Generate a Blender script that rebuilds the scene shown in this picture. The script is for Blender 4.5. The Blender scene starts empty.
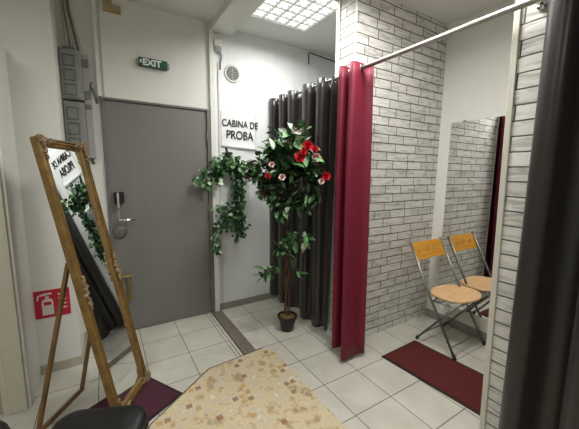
import bpy, bmesh, math, random
from math import sin, cos, pi, radians
from mathutils import Vector, Matrix, noise
S = bpy.context.scene
C = S.collection
rnd = random.Random(7)

# ------------------------------------------------------------ materials
def new_mat(name):
    m = bpy.data.materials.new(name); m.use_nodes = True
    return m, m.node_tree, m.node_tree.nodes['Principled BSDF']

def srgb(r, g, b):
    f = lambda c: ((c/255+0.055)/1.055)**2.4 if c/255 > 0.04045 else c/255/12.92
    return (f(r), f(g), f(b), 1)

def mat(name, col, rough=0.6, metal=0.0, var=0.0, scale=8, bump=0.0, bscale=60, spec=0.5, sheen=0.0, stretch=None):
    m, nt, b = new_mat(name)
    b.inputs['Roughness'].default_value = rough
    b.inputs['Metallic'].default_value = metal
    b.inputs['Specular IOR Level'].default_value = spec
    if sheen: b.inputs['Sheen Weight'].default_value = sheen
    c = srgb(*col)
    N, L = nt.nodes, nt.links
    tc = N.new('ShaderNodeTexCoord')
    mp = N.new('ShaderNodeMapping')
    if stretch: mp.inputs['Scale'].default_value = stretch
    L.new(tc.outputs['Object'], mp.inputs['Vector'])
    n = N.new('ShaderNodeTexNoise'); n.inputs['Scale'].default_value = scale; n.inputs['Detail'].default_value = 4
    L.new(mp.outputs[0], n.inputs['Vector'])
    r = N.new('ShaderNodeValToRGB')
    r.color_ramp.elements[0].position = .3; r.color_ramp.elements[1].position = .7
    r.color_ramp.elements[0].color = (c[0]*(1-var), c[1]*(1-var), c[2]*(1-var), 1)
    r.color_ramp.elements[1].color = (min(1, c[0]*(1+var)), min(1, c[1]*(1+var)), min(1, c[2]*(1+var)), 1)
    L.new(n.outputs['Fac'], r.inputs[0]); L.new(r.outputs[0], b.inputs['Base Color'])
    if bump:
        n2 = N.new('ShaderNodeTexNoise'); n2.inputs['Scale'].default_value = bscale; n2.inputs['Detail'].default_value = 3
        L.new(mp.outputs[0], n2.inputs['Vector'])
        bp = N.new('ShaderNodeBump'); bp.inputs['Strength'].default_value = bump; bp.inputs['Distance'].default_value = .01
        L.new(n2.outputs['Fac'], bp.inputs['Height']); L.new(bp.outputs[0], b.inputs['Normal'])
    return m

M = {}
M['wall'] = mat('wall_paint', (222, 222, 216), .75, var=.03, scale=3, bump=.12, bscale=30)
M['wall_board'] = mat('wall_board', (226, 229, 229), .6, var=.03, scale=2.5, bump=.1, bscale=12, stretch=(6, 1, .6))
M['ceiling'] = mat('ceiling_paint', (222, 222, 218), .85, var=.02, scale=2)
M['skirting'] = mat('skirting_tile', (140, 138, 128), .5, var=.12, scale=9)
M['skirting_light'] = mat('skirting_tile_light', (178, 174, 158), .5, var=.08, scale=9)
M['door'] = mat('door_grey', (116, 115, 110), .5, var=.04, scale=14, stretch=(1, 1, .15))
M['door_frame'] = mat('door_frame_grey', (104, 103, 98), .45, var=.06)
M['white_trim'] = mat('white_trim', (222, 222, 214), .5, var=.02)
M['casing'] = mat('casing_cream', (196, 192, 174), .5, var=.03)
M['leaf_door'] = mat('cream_leaf', (168, 162, 142), .5, var=.03)
M['partition_trim'] = mat('partition_trim', (196, 193, 180), .5, var=.03)
M['cabinet_metal'] = mat('cabinet_metal', (138, 140, 136), .55, .3, var=.08, scale=12)
M['cabinet_dark'] = mat('cabinet_dark', (104, 104, 98), .55, .3, var=.1)
M['cable'] = mat('cable_grey', (120, 118, 108), .6)
M['black'] = mat('black_plastic', (22, 22, 23), .45)
M['steel'] = mat('brushed_steel', (170, 168, 160), .3, 1.0, var=.05)
M['rod'] = mat('satin_rod', (176, 175, 170), .33, .7, var=.03)
M['chrome'] = mat('chrome', (225, 225, 225), .12, 1.0)
M['brass'] = mat('brass', (158, 140, 84), .35, .8, var=.1)
M['rib_metal'] = mat('threshold_metal', (140, 132, 122), .5, .4, var=.12, scale=20)
M['grey_curtain'] = mat('grey_satin', (38, 34, 32), .34, var=.05, scale=200, bump=.05, bscale=300, spec=.55, sheen=.06)
M['red_curtain'] = mat('red_cloth', (106, 3, 36), .6, var=.06, scale=180, bump=.05, bscale=300)
M['gold'] = mat('gilded_wood', (126, 98, 50), .42, .25, var=.3, scale=18, stretch=(1, 1, 1))
M['gold_dark'] = mat('aged_gilding', (136, 114, 82), .5, .3, var=.45, scale=60, bump=.4, bscale=120)
M['stand_wood'] = mat('stand_wood', (112, 82, 42), .5, var=.25, scale=14, stretch=(3, 3, .5))
M['leaf_dark'] = mat('leaf_dark', (30, 58, 30), .45, var=.5, scale=14)
M['leaf_mid'] = mat('leaf_mid', (78, 122, 68), .45, var=.4, scale=14)
M['leaf_pale'] = mat('leaf_pale', (182, 202, 172), .5, var=.3, scale=40)
M['leaf_ivy'] = mat('leaf_ivy', (22, 60, 28), .4, var=.45, scale=20)
M['leaf_maroon'] = mat('leaf_maroon', (88, 30, 32), .5, var=.4, scale=20)
M['petal_red'] = mat('petal_red', (186, 16, 38), .5, var=.2, scale=40)
M['petal_white'] = mat('petal_white', (232, 220, 210), .5, var=.06, scale=40)
M['petal_yellow'] = mat('stamen_yellow', (220, 190, 70), .6)
M['bark'] = mat('bark', (92, 62, 44), .8, var=.4, scale=30, bump=.5, bscale=60)
M['soil'] = mat('moss', (110, 92, 52), .95, var=.4, scale=80, bump=.8, bscale=120)
M['pot'] = mat('black_pot', (26, 24, 24), .4, var=.1)
M['paper'] = mat('paper', (228, 231, 231), .7, var=.01)
M['ink'] = mat('ink', (16, 16, 18), .7)
M['exit_green'] = mat('exit_green', (22, 78, 56), .4, var=.08)
M['exit_white'] = mat('exit_white', (226, 234, 228), .5)
M['sign_red'] = mat('sign_red', (182, 22, 44), .45, var=.04)
M['sign_white'] = mat('sign_white', (214, 210, 204), .5)
M['plastic_white'] = mat('plastic_white', (206, 207, 204), .45)
M['plastic_grey'] = mat('plastic_grey', (150, 151, 148), .45)
M['vent_dark'] = mat('vent_dark', (70, 70, 68), .6)
M['cardboard'] = mat('cardboard', (166, 148, 108), .8, var=.15)
M['mat_red'] = mat('mat_red', (88, 24, 21), .95, var=.2, scale=160, bump=.5, bscale=300)
M['mat_purple'] = mat('mat_purple', (68, 26, 42), .95, var=.2, scale=160, bump=.5, bscale=300)
M['mat_edge'] = mat('mat_edge_rubber', (30, 22, 22), .7)
M['rug_edge'] = mat('vinyl_edge', (92, 78, 58), .6)
M['seat_wood'] = mat('seat_wood', (228, 184, 134), .38, var=.12, scale=5, stretch=(1.2, 8, 1))
M['back_wood'] = mat('back_wood', (212, 146, 30), .32, var=.15, scale=5, stretch=(1, 1, 8))
M['tube'] = mat('tube_grey', (128, 128, 124), .35, .85, var=.06)
M['leather'] = mat('black_leather', (12, 12, 13), .42, var=.1, bump=.15, bscale=160)
M['switch'] = mat('brown_print', (120, 60, 20), .6)

def glass_mat():
    m, nt, b = new_mat('mirror_glass')
    b.inputs['Base Color'].default_value = (.86, .88, .87, 1)
    b.inputs['Metallic'].default_value = 1; b.inputs['Roughness'].default_value = .005
    return m
M['mirror'] = glass_mat()

def emis(name, col, s):
    m, nt, b = new_mat(name)
    b.inputs['Base Color'].default_value = (.9, .9, .9, 1)
    b.inputs['Emission Color'].default_value = col; b.inputs['Emission Strength'].default_value = s
    return m
M['lamp'] = emis('lit_diffuser', (1, .995, .97, 1), .55)
M['lamp_bulb'] = emis('lit_bulb', (1, 1, .98, 1), 3)

def brick_mat():
    m, nt, b = new_mat('white_brick_panel'); N, L = nt.nodes, nt.links
    tc = N.new('ShaderNodeTexCoord'); geo = N.new('ShaderNodeNewGeometry')
    sp = N.new('ShaderNodeSeparateXYZ'); L.new(tc.outputs['Object'], sp.inputs[0])
    sn = N.new('ShaderNodeSeparateXYZ'); L.new(geo.outputs['True Normal'], sn.inputs[0])
    ab = N.new('ShaderNodeMath'); ab.operation = 'ABSOLUTE'; L.new(sn.outputs[0], ab.inputs[0])
    gt = N.new('ShaderNodeMath'); gt.operation = 'GREATER_THAN'; gt.inputs[1].default_value = .5; L.new(ab.outputs[0], gt.inputs[0])
    mx = N.new('ShaderNodeMix'); mx.data_type = 'FLOAT'
    L.new(gt.outputs[0], mx.inputs[0]); L.new(sp.outputs[0], mx.inputs[2]); L.new(sp.outputs[1], mx.inputs[3])
    cb = N.new('ShaderNodeCombineXYZ'); L.new(mx.outputs[0], cb.inputs[0]); L.new(sp.outputs[2], cb.inputs[1])
    # slightly wavering joints
    nw = N.new('ShaderNodeTexNoise'); nw.inputs['Scale'].default_value = 7; L.new(cb.outputs[0], nw.inputs['Vector'])
    vm = N.new('ShaderNodeVectorMath'); vm.operation = 'MULTIPLY_ADD'
    L.new(nw.outputs['Color'], vm.inputs[0]); vm.inputs[1].default_value = (.008, .008, 0); L.new(cb.outputs[0], vm.inputs[2])
    br = N.new('ShaderNodeTexBrick')
    L.new(vm.outputs[0], br.inputs['Vector'])
    br.offset = .38; br.offset_frequency = 2; br.squash = .72; br.squash_frequency = 3
    br.inputs['Scale'].default_value = 1; br.inputs['Brick Width'].default_value = .28; br.inputs['Row Height'].default_value = .0735
    br.inputs['Mortar Size'].default_value = .0042; br.inputs['Mortar Smooth'].default_value = .25; br.inputs['Bias'].default_value = 0
    br.inputs['Color1'].default_value = srgb(222, 220, 214); br.inputs['Color2'].default_value = srgb(204, 202, 196)
    br.inputs['Mortar'].default_value = srgb(74, 74, 70)
    mp = N.new('ShaderNodeMapping'); mp.inputs['Scale'].default_value = (6, 34, 1); L.new(cb.outputs[0], mp.inputs[0])
    ns = N.new('ShaderNodeTexNoise'); ns.inputs['Scale'].default_value = 1; ns.inputs['Detail'].default_value = 6; ns.inputs['Distortion'].default_value = 1.2
    L.new(mp.outputs[0], ns.inputs['Vector'])
    rp = N.new('ShaderNodeValToRGB'); rp.color_ramp.elements[0].position = .32; rp.color_ramp.elements[1].position = .52
    rp.color_ramp.elements[0].color = (.5, .49, .47, 1); rp.color_ramp.elements[1].color = (1, 1, 1, 1)
    L.new(ns.outputs['Fac'], rp.inputs[0])
    mu = N.new('ShaderNodeMix'); mu.data_type = 'RGBA'; mu.blend_type = 'MULTIPLY'; mu.inputs[0].default_value = .8
    L.new(br.outputs['Color'], mu.inputs[6]); L.new(rp.outputs[0], mu.inputs[7])
    L.new(mu.outputs[2], b.inputs['Base Color']); b.inputs['Roughness'].default_value = .6
    hs = N.new('ShaderNodeMath'); hs.operation = 'MULTIPLY_ADD'; hs.inputs[1].default_value = -1
    L.new(br.outputs['Fac'], hs.inputs[0])
    h2 = N.new('ShaderNodeMath'); h2.operation = 'MULTIPLY'; h2.inputs[1].default_value = .5; L.new(ns.outputs['Fac'], h2.inputs[0])
    L.new(h2.outputs[0], hs.inputs[2])
    bp = N.new('ShaderNodeBump'); bp.inputs['Strength'].default_value = .7; bp.inputs['Distance'].default_value = .006
    L.new(hs.outputs[0], bp.inputs['Height']); L.new(bp.outputs[0], b.inputs['Normal'])
    return m
M['brick'] = brick_mat()

def floor_mat():
    m, nt, b = new_mat('floor_tiles'); N, L = nt.nodes, nt.links
    tc = N.new('ShaderNodeTexCoord')
    sp = N.new('ShaderNodeSeparateXYZ'); L.new(tc.outputs['Object'], sp.inputs[0])
    gt = N.new('ShaderNodeMath'); gt.operation = 'GREATER_THAN'; gt.inputs[1].default_value = .95; L.new(sp.outputs[0], gt.inputs[0])
    def offs(a, bb, src):
        mm = N.new('ShaderNodeMix'); mm.data_type = 'FLOAT'; mm.inputs[2].default_value = a; mm.inputs[3].default_value = bb
        L.new(gt.outputs[0], mm.inputs[0])
        s = N.new('ShaderNodeMath'); s.operation = 'SUBTRACT'; L.new(src, s.inputs[0]); L.new(mm.outputs[0], s.inputs[1]); return s.outputs[0]
    X = offs(.205-3.2*2, 1.255-3.2*2, sp.outputs[0]); Y = offs(2.75-3.2*3, 2.82-3.2*3, sp.outputs[1])
    cb = N.new('ShaderNodeCombineXYZ'); L.new(X, cb.inputs[0]); L.new(Y, cb.inputs[1])
    br = N.new('ShaderNodeTexBrick'); L.new(cb.outputs[0], br.inputs['Vector'])
    br.offset = 0; br.squash = 1
    br.inputs['Scale'].default_value = 1; br.inputs['Brick Width'].default_value = .32; br.inputs['Row Height'].default_value = .32
    br.inputs['Mortar Size'].default_value = .0028; br.inputs['Mortar Smooth'].default_value = .1; br.inputs['Bias'].default_value = 0
    br.inputs['Color1'].default_value = srgb(202, 200, 188); br.inputs['Color2'].default_value = srgb(194, 192, 181)
    br.inputs['Mortar'].default_value = srgb(78, 74, 66)
    ns = N.new('ShaderNodeTexNoise'); ns.inputs['Scale'].default_value = 5; ns.inputs['Detail'].default_value = 6; ns.inputs['Distortion'].default_value = .6
    L.new(tc.outputs['Object'], ns.inputs['Vector'])
    rp = N.new('ShaderNodeValToRGB'); rp.color_ramp.elements[0].position = .3; rp.color_ramp.elements[1].position = .7
    rp.color_ramp.elements[0].color = (.84, .83, .81, 1); rp.color_ramp.elements[1].color = (1, 1, 1, 1); L.new(ns.outputs['Fac'], rp.inputs[0])
    mu = N.new('ShaderNodeMix'); mu.data_type = 'RGBA'; mu.blend_type = 'MULTIPLY'; mu.inputs[0].default_value = 1
    L.new(br.outputs['Color'], mu.inputs[6]); L.new(rp.outputs[0], mu.inputs[7])
    # speckle of foot dirt
    nd = N.new('ShaderNodeTexNoise'); nd.inputs['Scale'].default_value = 90; L.new(tc.outputs['Object'], nd.inputs['Vector'])
    rd = N.new('ShaderNodeValToRGB'); rd.color_ramp.elements[0].position = .25; rd.color_ramp.elements[1].position = .34
    rd.color_ramp.elements[0].color = (.7, .68, .64, 1); rd.color_ramp.elements[1].color = (1, 1, 1, 1); L.new(nd.outputs['Fac'], rd.inputs[0])
    m2 = N.new('ShaderNodeMix'); m2.data_type = 'RGBA'; m2.blend_type = 'MULTIPLY'; m2.inputs[0].default_value = 1
    L.new(mu.outputs[2], m2.inputs[6]); L.new(rd.outputs[0], m2.inputs[7]); L.new(m2.outputs[2], b.inputs['Base Color'])
    b.inputs['Roughness'].default_value = .36
    bp = N.new('ShaderNodeBump'); bp.inputs['Strength'].default_value = .4; bp.inputs['Distance'].default_value = .003; bp.invert = True
    L.new(br.outputs['Fac'], bp.inputs['Height']); L.new(bp.outputs[0], b.inputs['Normal'])
    return m
M['floor'] = floor_mat()

def vinyl_mat():
    m, nt, b = new_mat('vinyl_mosaic'); N, L = nt.nodes, nt.links
    tc = N.new('ShaderNodeTexCoord')
    ns = N.new('ShaderNodeTexNoise'); ns.inputs['Scale'].default_value = 11; ns.inputs['Detail'].default_value = 8; ns.inputs['Roughness'].default_value = .7
    L.new(tc.outputs['Object'], ns.inputs['Vector'])
    rp = N.new('ShaderNodeValToRGB'); e = rp.color_ramp.elements
    e[0].position = .36; e[0].color = srgb(156, 134, 108); e[1].position = .64; e[1].color = srgb(215, 203, 174)
    k = e.new(.5); k.color = srgb(204, 188, 150); k = e.new(.57); k.color = srgb(184, 174, 156)
    L.new(ns.outputs['Fac'], rp.inputs[0])
    # faint tumbled-stone blocks and scattered darker squares
    def cells(size, seed):
        mp = N.new('ShaderNodeMapping'); mp.inputs['Scale'].default_value = (1/size, 1/size, 0); mp.inputs['Location'].default_value = (seed, seed*.37, 0)
        L.new(tc.outputs['Object'], mp.inputs[0])
        fl = N.new('ShaderNodeVectorMath'); fl.operation = 'FLOOR'; L.new(mp.outputs[0], fl.inputs[0])
        wn = N.new('ShaderNodeTexWhiteNoise'); L.new(fl.outputs[0], wn.inputs['Vector']); 
        fr = N.new('ShaderNodeVectorMath'); fr.operation = 'FRACTION'; L.new(mp.outputs[0], fr.inputs[0])
        return wn, fr, fl
    wn, fr, fl = cells(.046, 3.3)
    low = N.new('ShaderNodeTexNoise'); low.inputs['Scale'].default_value = .28; low.inputs['Detail'].default_value = 1
    L.new(fl.outputs[0], low.inputs['Vector'])
    t1 = N.new('ShaderNodeMath'); t1.operation = 'GREATER_THAN'; t1.inputs[1].default_value = .64; L.new(wn.outputs['Value'], t1.inputs[0])
    t2 = N.new('ShaderNodeMath'); t2.operation = 'GREATER_THAN'; t2.inputs[1].default_value = .57; L.new(low.outputs['Fac'], t2.inputs[0])
    an = N.new('ShaderNodeMath'); an.operation = 'MULTIPLY'; L.new(t1.outputs[0], an.inputs[0]); L.new(t2.outputs[0], an.inputs[1])
    sx = N.new('ShaderNodeSeparateXYZ'); L.new(fr.outputs[0], sx.inputs[0])
    def inside(s):
        a = N.new('ShaderNodeMath'); a.operation = 'SUBTRACT'; a.inputs[1].default_value = .5; L.new(s, a.inputs[0])
        c = N.new('ShaderNodeMath'); c.operation = 'ABSOLUTE'; L.new(a.outputs[0], c.inputs[0])
        d = N.new('ShaderNodeMath'); d.operation = 'LESS_THAN'; d.inputs[1].default_value = .4; L.new(c.outputs[0], d.inputs[0]); return d.outputs[0]
    i1 = N.new('ShaderNodeMath'); i1.operation = 'MULTIPLY'; L.new(inside(sx.outputs[0]), i1.inputs[0]); L.new(inside(sx.outputs[1]), i1.inputs[1])
    an2 = N.new('ShaderNodeMath'); an2.operation = 'MULTIPLY'; L.new(an.outputs[0], an2.inputs[0]); L.new(i1.outputs[0], an2.inputs[1])
    rc = N.new('ShaderNodeValToRGB'); rc.color_ramp.interpolation = 'CONSTANT'; q = rc.color_ramp.elements
    q[0].position = 0; q[0].color = srgb(118, 96, 74); q[1].position = .5; q[1].color = srgb(182, 146, 82)
    k = q.new(.75); k.color = srgb(136, 84, 66)
    L.new(wn.outputs['Color'], rc.inputs[0])
    sc = N.new('ShaderNodeMath'); sc.operation = 'MULTIPLY'; sc.inputs[1].default_value = .75; L.new(an2.outputs[0], sc.inputs[0])
    mx = N.new('ShaderNodeMix'); mx.data_type = 'RGBA'
    L.new(sc.outputs[0], mx.inputs[0]); L.new(rp.outputs[0], mx.inputs[6]); L.new(rc.outputs[0], mx.inputs[7])
    L.new(mx.outputs[2], b.inputs['Base Color']); b.inputs['Roughness'].default_value = .42
    return m
M['vinyl'] = vinyl_mat()

# ------------------------------------------------------------ mesh helper (world coordinates)
class MB:
    def __init__(s): s.b = bmesh.new()
    def box(s, x0, y0, z0, x1, y1, z1):
        v = [s.b.verts.new(p) for p in ((x0,y0,z0),(x1,y0,z0),(x1,y1,z0),(x0,y1,z0),(x0,y0,z1),(x1,y0,z1),(x1,y1,z1),(x0,y1,z1))]
        for f in ((0,3,2,1),(4,5,6,7),(0,1,5,4),(1,2,6,5),(2,3,7,6),(3,0,4,7)): s.b.faces.new([v[i] for i in f])
        return s
    def obox(s, o, a, b, c):     # oriented box: corner + three edge vectors
        o, a, b, c = map(Vector, (o, a, b, c))
        v = [s.b.verts.new(p) for p in (o, o+a, o+a+b, o+b, o+c, o+a+c, o+a+b+c, o+b+c)]
        fs = [s.b.faces.new([v[i] for i in f]) for f in ((0,3,2,1),(4,5,6,7),(0,1,5,4),(1,2,6,5),(2,3,7,6),(3,0,4,7))]
        if a.cross(b).dot(c) < 0:
            for f in fs: f.normal_flip()
        return s
    def tube(s, pts, r, n=10, caps=True, rs=None):
        pts = [Vector(p) for p in pts]; rings = []; up = None
        for i, p in enumerate(pts):
            d = (pts[min(i+1, len(pts)-1)] - pts[max(i-1, 0)]).normalized()
            if up is None:
                up = Vector((0,0,1)) if abs(d.z) < .9 else Vector((1,0,0))
            u = (up - d*up.dot(d)).normalized(); w = d.cross(u); up = u
            rr = rs[i] if rs else r
            rings.append([s.b.verts.new(p + u*rr*cos(2*pi*k/n) + w*rr*sin(2*pi*k/n)) for k in range(n)])
        for a, c in zip(rings, rings[1:]):
            for k in range(n): s.b.faces.new((a[k], a[(k+1) % n], c[(k+1) % n], c[k]))
        if caps: s.b.faces.new(rings[0][::-1]); s.b.faces.new(rings[-1])
        return s
    def lathe(s, c, prof, n=28, R=None, caps=True):
        c = Vector(c); rings = []
        for r, h in prof:
            ring = []
            for k in range(n):
                a = 2*pi*k/n; v = Vector((max(r,1e-4)*cos(a), max(r,1e-4)*sin(a), h))
                if R is not None: v = R @ v
                ring.append(s.b.verts.new(c+v))
            rings.append(ring)
        for a, b in zip(rings, rings[1:]):
            for k in range(n): s.b.faces.new((a[k], a[(k+1) % n], b[(k+1) % n], b[k]))
        if caps: s.b.faces.new(rings[0][::-1]); s.b.faces.new(rings[-1])
        return s
    def prism(s, pts, d):        # polygon (3-D) extruded by vector
        d = Vector(d); a = [s.b.verts.new(p) for p in pts]; b = [s.b.verts.new(Vector(p)+d) for p in pts]
        n = len(a); s.b.faces.new(a[::-1]); s.b.faces.new(b)
        for i in range(n): s.b.faces.new((a[i], a[(i+1) % n], b[(i+1) % n], b[i]))
        return s
    def torus(s, c, R, r, nrm=(1,0,0), n=20, m=8):
        c = Vector(c); q = Vector(nrm).to_track_quat('Z', 'Y'); g = []
        for i in range(n):
            A = 2*pi*i/n
            g.append([s.b.verts.new(c + q @ Vector(((R+r*cos(2*pi*j/m))*cos(A), (R+r*cos(2*pi*j/m))*sin(A), r*sin(2*pi*j/m)))) for j in range(m)])
        for i in range(n):
            for j in range(m): s.b.faces.new((g[i][j], g[(i+1)%n][j], g[(i+1)%n][(j+1)%m], g[i][(j+1)%m]))
        return s
    def ellipsoid(s, c, r, n=10, m=7, R=None):
        c = Vector(c); g = []
        for j in range(1, m):
            t = pi*j/m
            ring = []
            for k in range(n):
                v = Vector((r[0]*sin(t)*cos(2*pi*k/n), r[1]*sin(t)*sin(2*pi*k/n), r[2]*cos(t)))
                if R is not None: v = R @ v
                ring.append(s.b.verts.new(c+v))
            g.append(ring)
        tv = Vector((0,0,r[2])); 
        if R is not None: tv = R @ tv
        T = s.b.verts.new(c+tv); B = s.b.verts.new(c-tv)
        for k in range(n):
            s.b.faces.new((T, g[0][k], g[0][(k+1)%n])); s.b.faces.new((B, g[-1][(k+1)%n], g[-1][k]))
        for a, b in zip(g, g[1:]):
            for k in range(n): s.b.faces.new((a[k], b[k], b[(k+1)%n], a[(k+1)%n]))
        return s
    def build(s, name, m, parent=None, smooth=False, bevel=0, seg=2, fix=True):
        if fix: bmesh.ops.recalc_face_normals(s.b, faces=s.b.faces)
        off = Vector((0,0,0)); p = parent
        while p is not None: off += p.location; p = p.parent
        for v in s.b.verts: v.co -= off
        me = bpy.data.meshes.new(name); s.b.to_mesh(me); s.b.free()
        me.materials.append(m)
        if smooth:
            for f in me.polygons: f.use_smooth = True
        o = bpy.data.objects.new(name, me); C.objects.link(o); o.parent = parent
        if bevel:
            bv = o.modifiers.new('bevel', 'BEVEL'); bv.width = bevel; bv.segments = seg; bv.limit_method = 'ANGLE'
        if smooth and bevel == 0:
            pass
        return o

def smooth_by_angle(o, ang=40):
    me = o.data
    for f in me.polygons: f.use_smooth = True
    bm = bmesh.new(); bm.from_mesh(me)
    for e in bm.edges:
        if len(e.link_faces) == 2 and e.calc_face_angle(0) > radians(ang): e.smooth = False
    bm.to_mesh(me); bm.free()
    return o

def tag(o, label, cat, group=None, kind=None):
    o['label'] = label; o['category'] = cat
    if group: o['group'] = group
    if kind: o['kind'] = kind
    return o
def empty(name, loc, label=None, cat=None, group=None):
    o = bpy.data.objects.new(name, None); C.objects.link(o); o.location = loc; o.empty_display_size = .05
    if label: tag(o, label, cat, group)
    return o
def struct(o, label=None):
    o['kind'] = 'structure'
    if label: o['label'] = label
    return o

def text_part(name, body, size, loc, rot, m, parent, depth=.001, bold=0.0, align='LEFT', sx=1.0):
    cu = bpy.data.curves.new(name, 'FONT'); cu.body = body; cu.size = size; cu.extrude = depth; cu.offset = bold; cu.align_x = align
    t = bpy.data.objects.new(name+'_src', cu); C.objects.link(t)
    bpy.context.view_layer.update()
    me = bpy.data.meshes.new_from_object(t.evaluated_get(bpy.context.evaluated_depsgraph_get()))
    bpy.data.objects.remove(t)
    off = Vector((0,0,0)); p = parent
    while p is not None: off += p.location; p = p.parent
    me.transform(Matrix.Translation(Vector(loc)-off) @ rot @ Matrix.Diagonal((sx, 1, 1, 1)))
    me.materials.clear(); me.materials.append(m)
    o = bpy.data.objects.new(name, me); C.objects.link(o); o.parent = parent
    return o
FACE_S = Matrix.Rotation(pi/2, 4, 'X')       # text on a wall that faces -Y

# ------------------------------------------------------------ camera
H = 1.5
cam_d = bpy.data.cameras.new('camera'); cam = bpy.data.objects.new('camera', cam_d); C.objects.link(cam)
cam_d.sensor_width = 36; cam_d.lens = 302/579*36; cam_d.clip_start = .05
R3 = Matrix(((.8522, .0628, -.5194), (-.5231, .1229, -.8434), (.0109, .9904, .1375)))
cam.matrix_world = Matrix.Translation((0, 0, H)) @ R3.to_4x4()
S.camera = cam

# ------------------------------------------------------------ room shell
CZ = 2.90      # ceiling height
YW = 3.06       # wall with the door
XW = 2.875       # back wall of the cubicles
struct(MB().box(-2.2, -2.6, -.08, 3.0, 3.3, 0).build('floor', M['floor']))
struct(MB().box(-2.2, -2.6, CZ, 3.0, 3.3, CZ+.08).build('ceiling', M['ceiling']))
w = MB().box(-.35, YW, 0, .02, YW+.12, CZ); w.box(.02, YW, 2.10, .93, YW+.12, CZ)
struct(w.build('wall_back', M['wall']))
struct(MB().box(.93, YW, 0, 3.0, YW+.12, CZ).build('wall_fitting_room', M['wall_board']))
struct(MB().box(XW, -2.6, 0, XW+.12, YW, CZ).build('wall_right', M['wall']))
struct(MB().box(-2.2, 2.7, 0, -.23, YW+.12, CZ).build('wall_left', M['wall']))
struct(MB().box(-2.3, -2.6, 0, -2.2, 2.7, CZ).build('wall_side', M['wall']))
struct(MB().box(-2.3, -2.7, 0, 3.0, -2.6, CZ).build('wall_front', M['wall']))
struct(MB().box(.955, -2.6, CZ-.07, 1.165, YW, CZ+.01).build('trim_1', M['ceiling']), 'shallow ceiling beam running to the door wall')
# panel over the door with its upright batten
pm = MB().box(.055, YW-.018, 2.106, .905, YW+.01, CZ)
struct(pm.build('trim_2', M['wall'], bevel=.002), 'white board panel above the grey door')
struct(MB().box(.008, YW-.03, 2.106, .035, YW+.01, CZ).build('trim_3', M['white_trim'], bevel=.002), 'narrow white batten left of the panel above the door')
struct(MB().box(.943, YW-.035, 0, .995, YW+.01, CZ-.07).build('trim_4', M['white_trim'], bevel=.003), 'white upright strip right of the door')
# brick-clad partitions
pb = MB().box(1.712, 1.845, 0, XW+.01, 2.064, CZ)
struct(pb.build('wall_partition_far', M['brick']), 'partition clad in white brick panels behind the red curtain')
struct(MB().box(1.704, 1.838, 0, 1.715, 1.849, CZ).build('trim_5', M['white_trim']), 'thin white corner bead on the far partition')
struct(MB().box(1.701, 2.030, 0, 1.713, 2.066, CZ).build('trim_6', M['white_trim']), 'white edge strip on the far end of the partition')
pn = MB(); pn.obox((1.725, .51, 0), (XW+.01-1.725, 0, 0), (0, .212, 0), (0, .056, CZ))
struct(pn.build('wall_partition_near', M['brick']), 'near partition end clad in white brick panels')
struct(MB().obox((1.714, .698, 0), (.020, 0, 0), (0, .028, 0), (0, .056, CZ)).build('trim_7', M['partition_trim'], bevel=.003), 'pale corner strip on the near brick partition')
# skirtings
struct(MB().box(.99, YW-.012, 0, XW, YW+.01, .075).build('baseboard_fitting_room', M['skirting'], bevel=.003))
struct(MB().box(XW-.012, .71, 0, XW+.01, 1.845, .08).build('baseboard_right', M['skirting'], bevel=.003))
struct(MB().box(-.474, 2.688, 0, -.219, 2.71, .075).box(-.231, 2.7, 0, -.219, YW, .075).build('baseboard_left', M['skirting_light'], bevel=.003))
struct(MB().box(-.219, YW-.012, 0, .04, YW+.01, .09).build('baseboard_back', M['skirting_light'], bevel=.003))
# door frame in the corner at the left edge of view (closed cream door)
d2 = empty('door_2', (-.95, 2.5, 0)); struct(d2, 'cream door in a deep white frame at the left edge')
MB().box(-.56, 2.335, 0, -.478, 2.70, 2.27).box(-1.45, 2.335, 2.19, -.56, 2.70, 2.27).box(-1.45, 2.335, 0, -1.37, 2.70, 2.19).build('door_frame', M['white_trim'], d2, bevel=.004)
MB().box(-.578, 2.315, 0, -.492, 2.336, 2.25).box(-.61, 2.325, 0, -.578, 2.337, 2.22).box(-1.45, 2.315, 2.17, -.578, 2.336, 2.25).build('casing', M['casing'], d2, bevel=.005)
MB().box(-1.37, 2.345, .005, -.56, 2.385, 2.185).build('door_leaf', M['leaf_door'], d2, bevel=.002)

# grey door
d1 = empty('door_1', (.49, YW, 0)); struct(d1, 'plain grey door under the exit sign')
fr = MB().box(.022, YW-.022, 0, .044, YW+.08, 2.104).box(.905, YW-.03, 0, .944, YW+.08, 2.104).box(.044, YW-.022, 2.086, .905, YW+.08, 2.104)
fr.build('door_frame', M['door_frame'], d1, bevel=.003)
MB().box(.047, YW-.008, .008, .903, YW+.03, 2.082).build('door_leaf', M['door'], d1, bevel=.002)
for zz in (.32, 1.12, 1.83):
    MB().tube([(.904, YW-.022, zz-.05), (.904, YW-.022, zz+.05)], .008, 10).build('hinge', M['door_frame'], d1, smooth=True)
lk = MB().box(.072, YW-.045, 1.215, .150, YW-.012, 1.315).build('lock_box', M['black'], d1, bevel=.004)
MB().box(.093, YW-.056, 1.175, .112, YW-.046, 1.312).build('lock_key_plate', M['chrome'], d1, bevel=.003)
MB().tube([(.103, YW-.05, 1.19), (.103, YW-.052, 1.06)], .003, 8).build('key_cord', M['plastic_grey'], d1)
hd = MB().tube([(.105, YW-.012, 1.07), (.105, YW-.055, 1.07), (.125, YW-.062, 1.07), (.225, YW-.062, 1.068)], .009, 12)
hd.build('handle', M['chrome'], d1, smooth=True)
MB().lathe((.100, YW-.012, .955), [(.0, 0), (.055, 0), (.058, .006), (.045, .014), (.02, .02), (0, .021)], R=Matrix.Rotation(pi/2, 3, 'X')).build('escutcheon', M['cabinet_dark'], d1, smooth=True)
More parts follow.
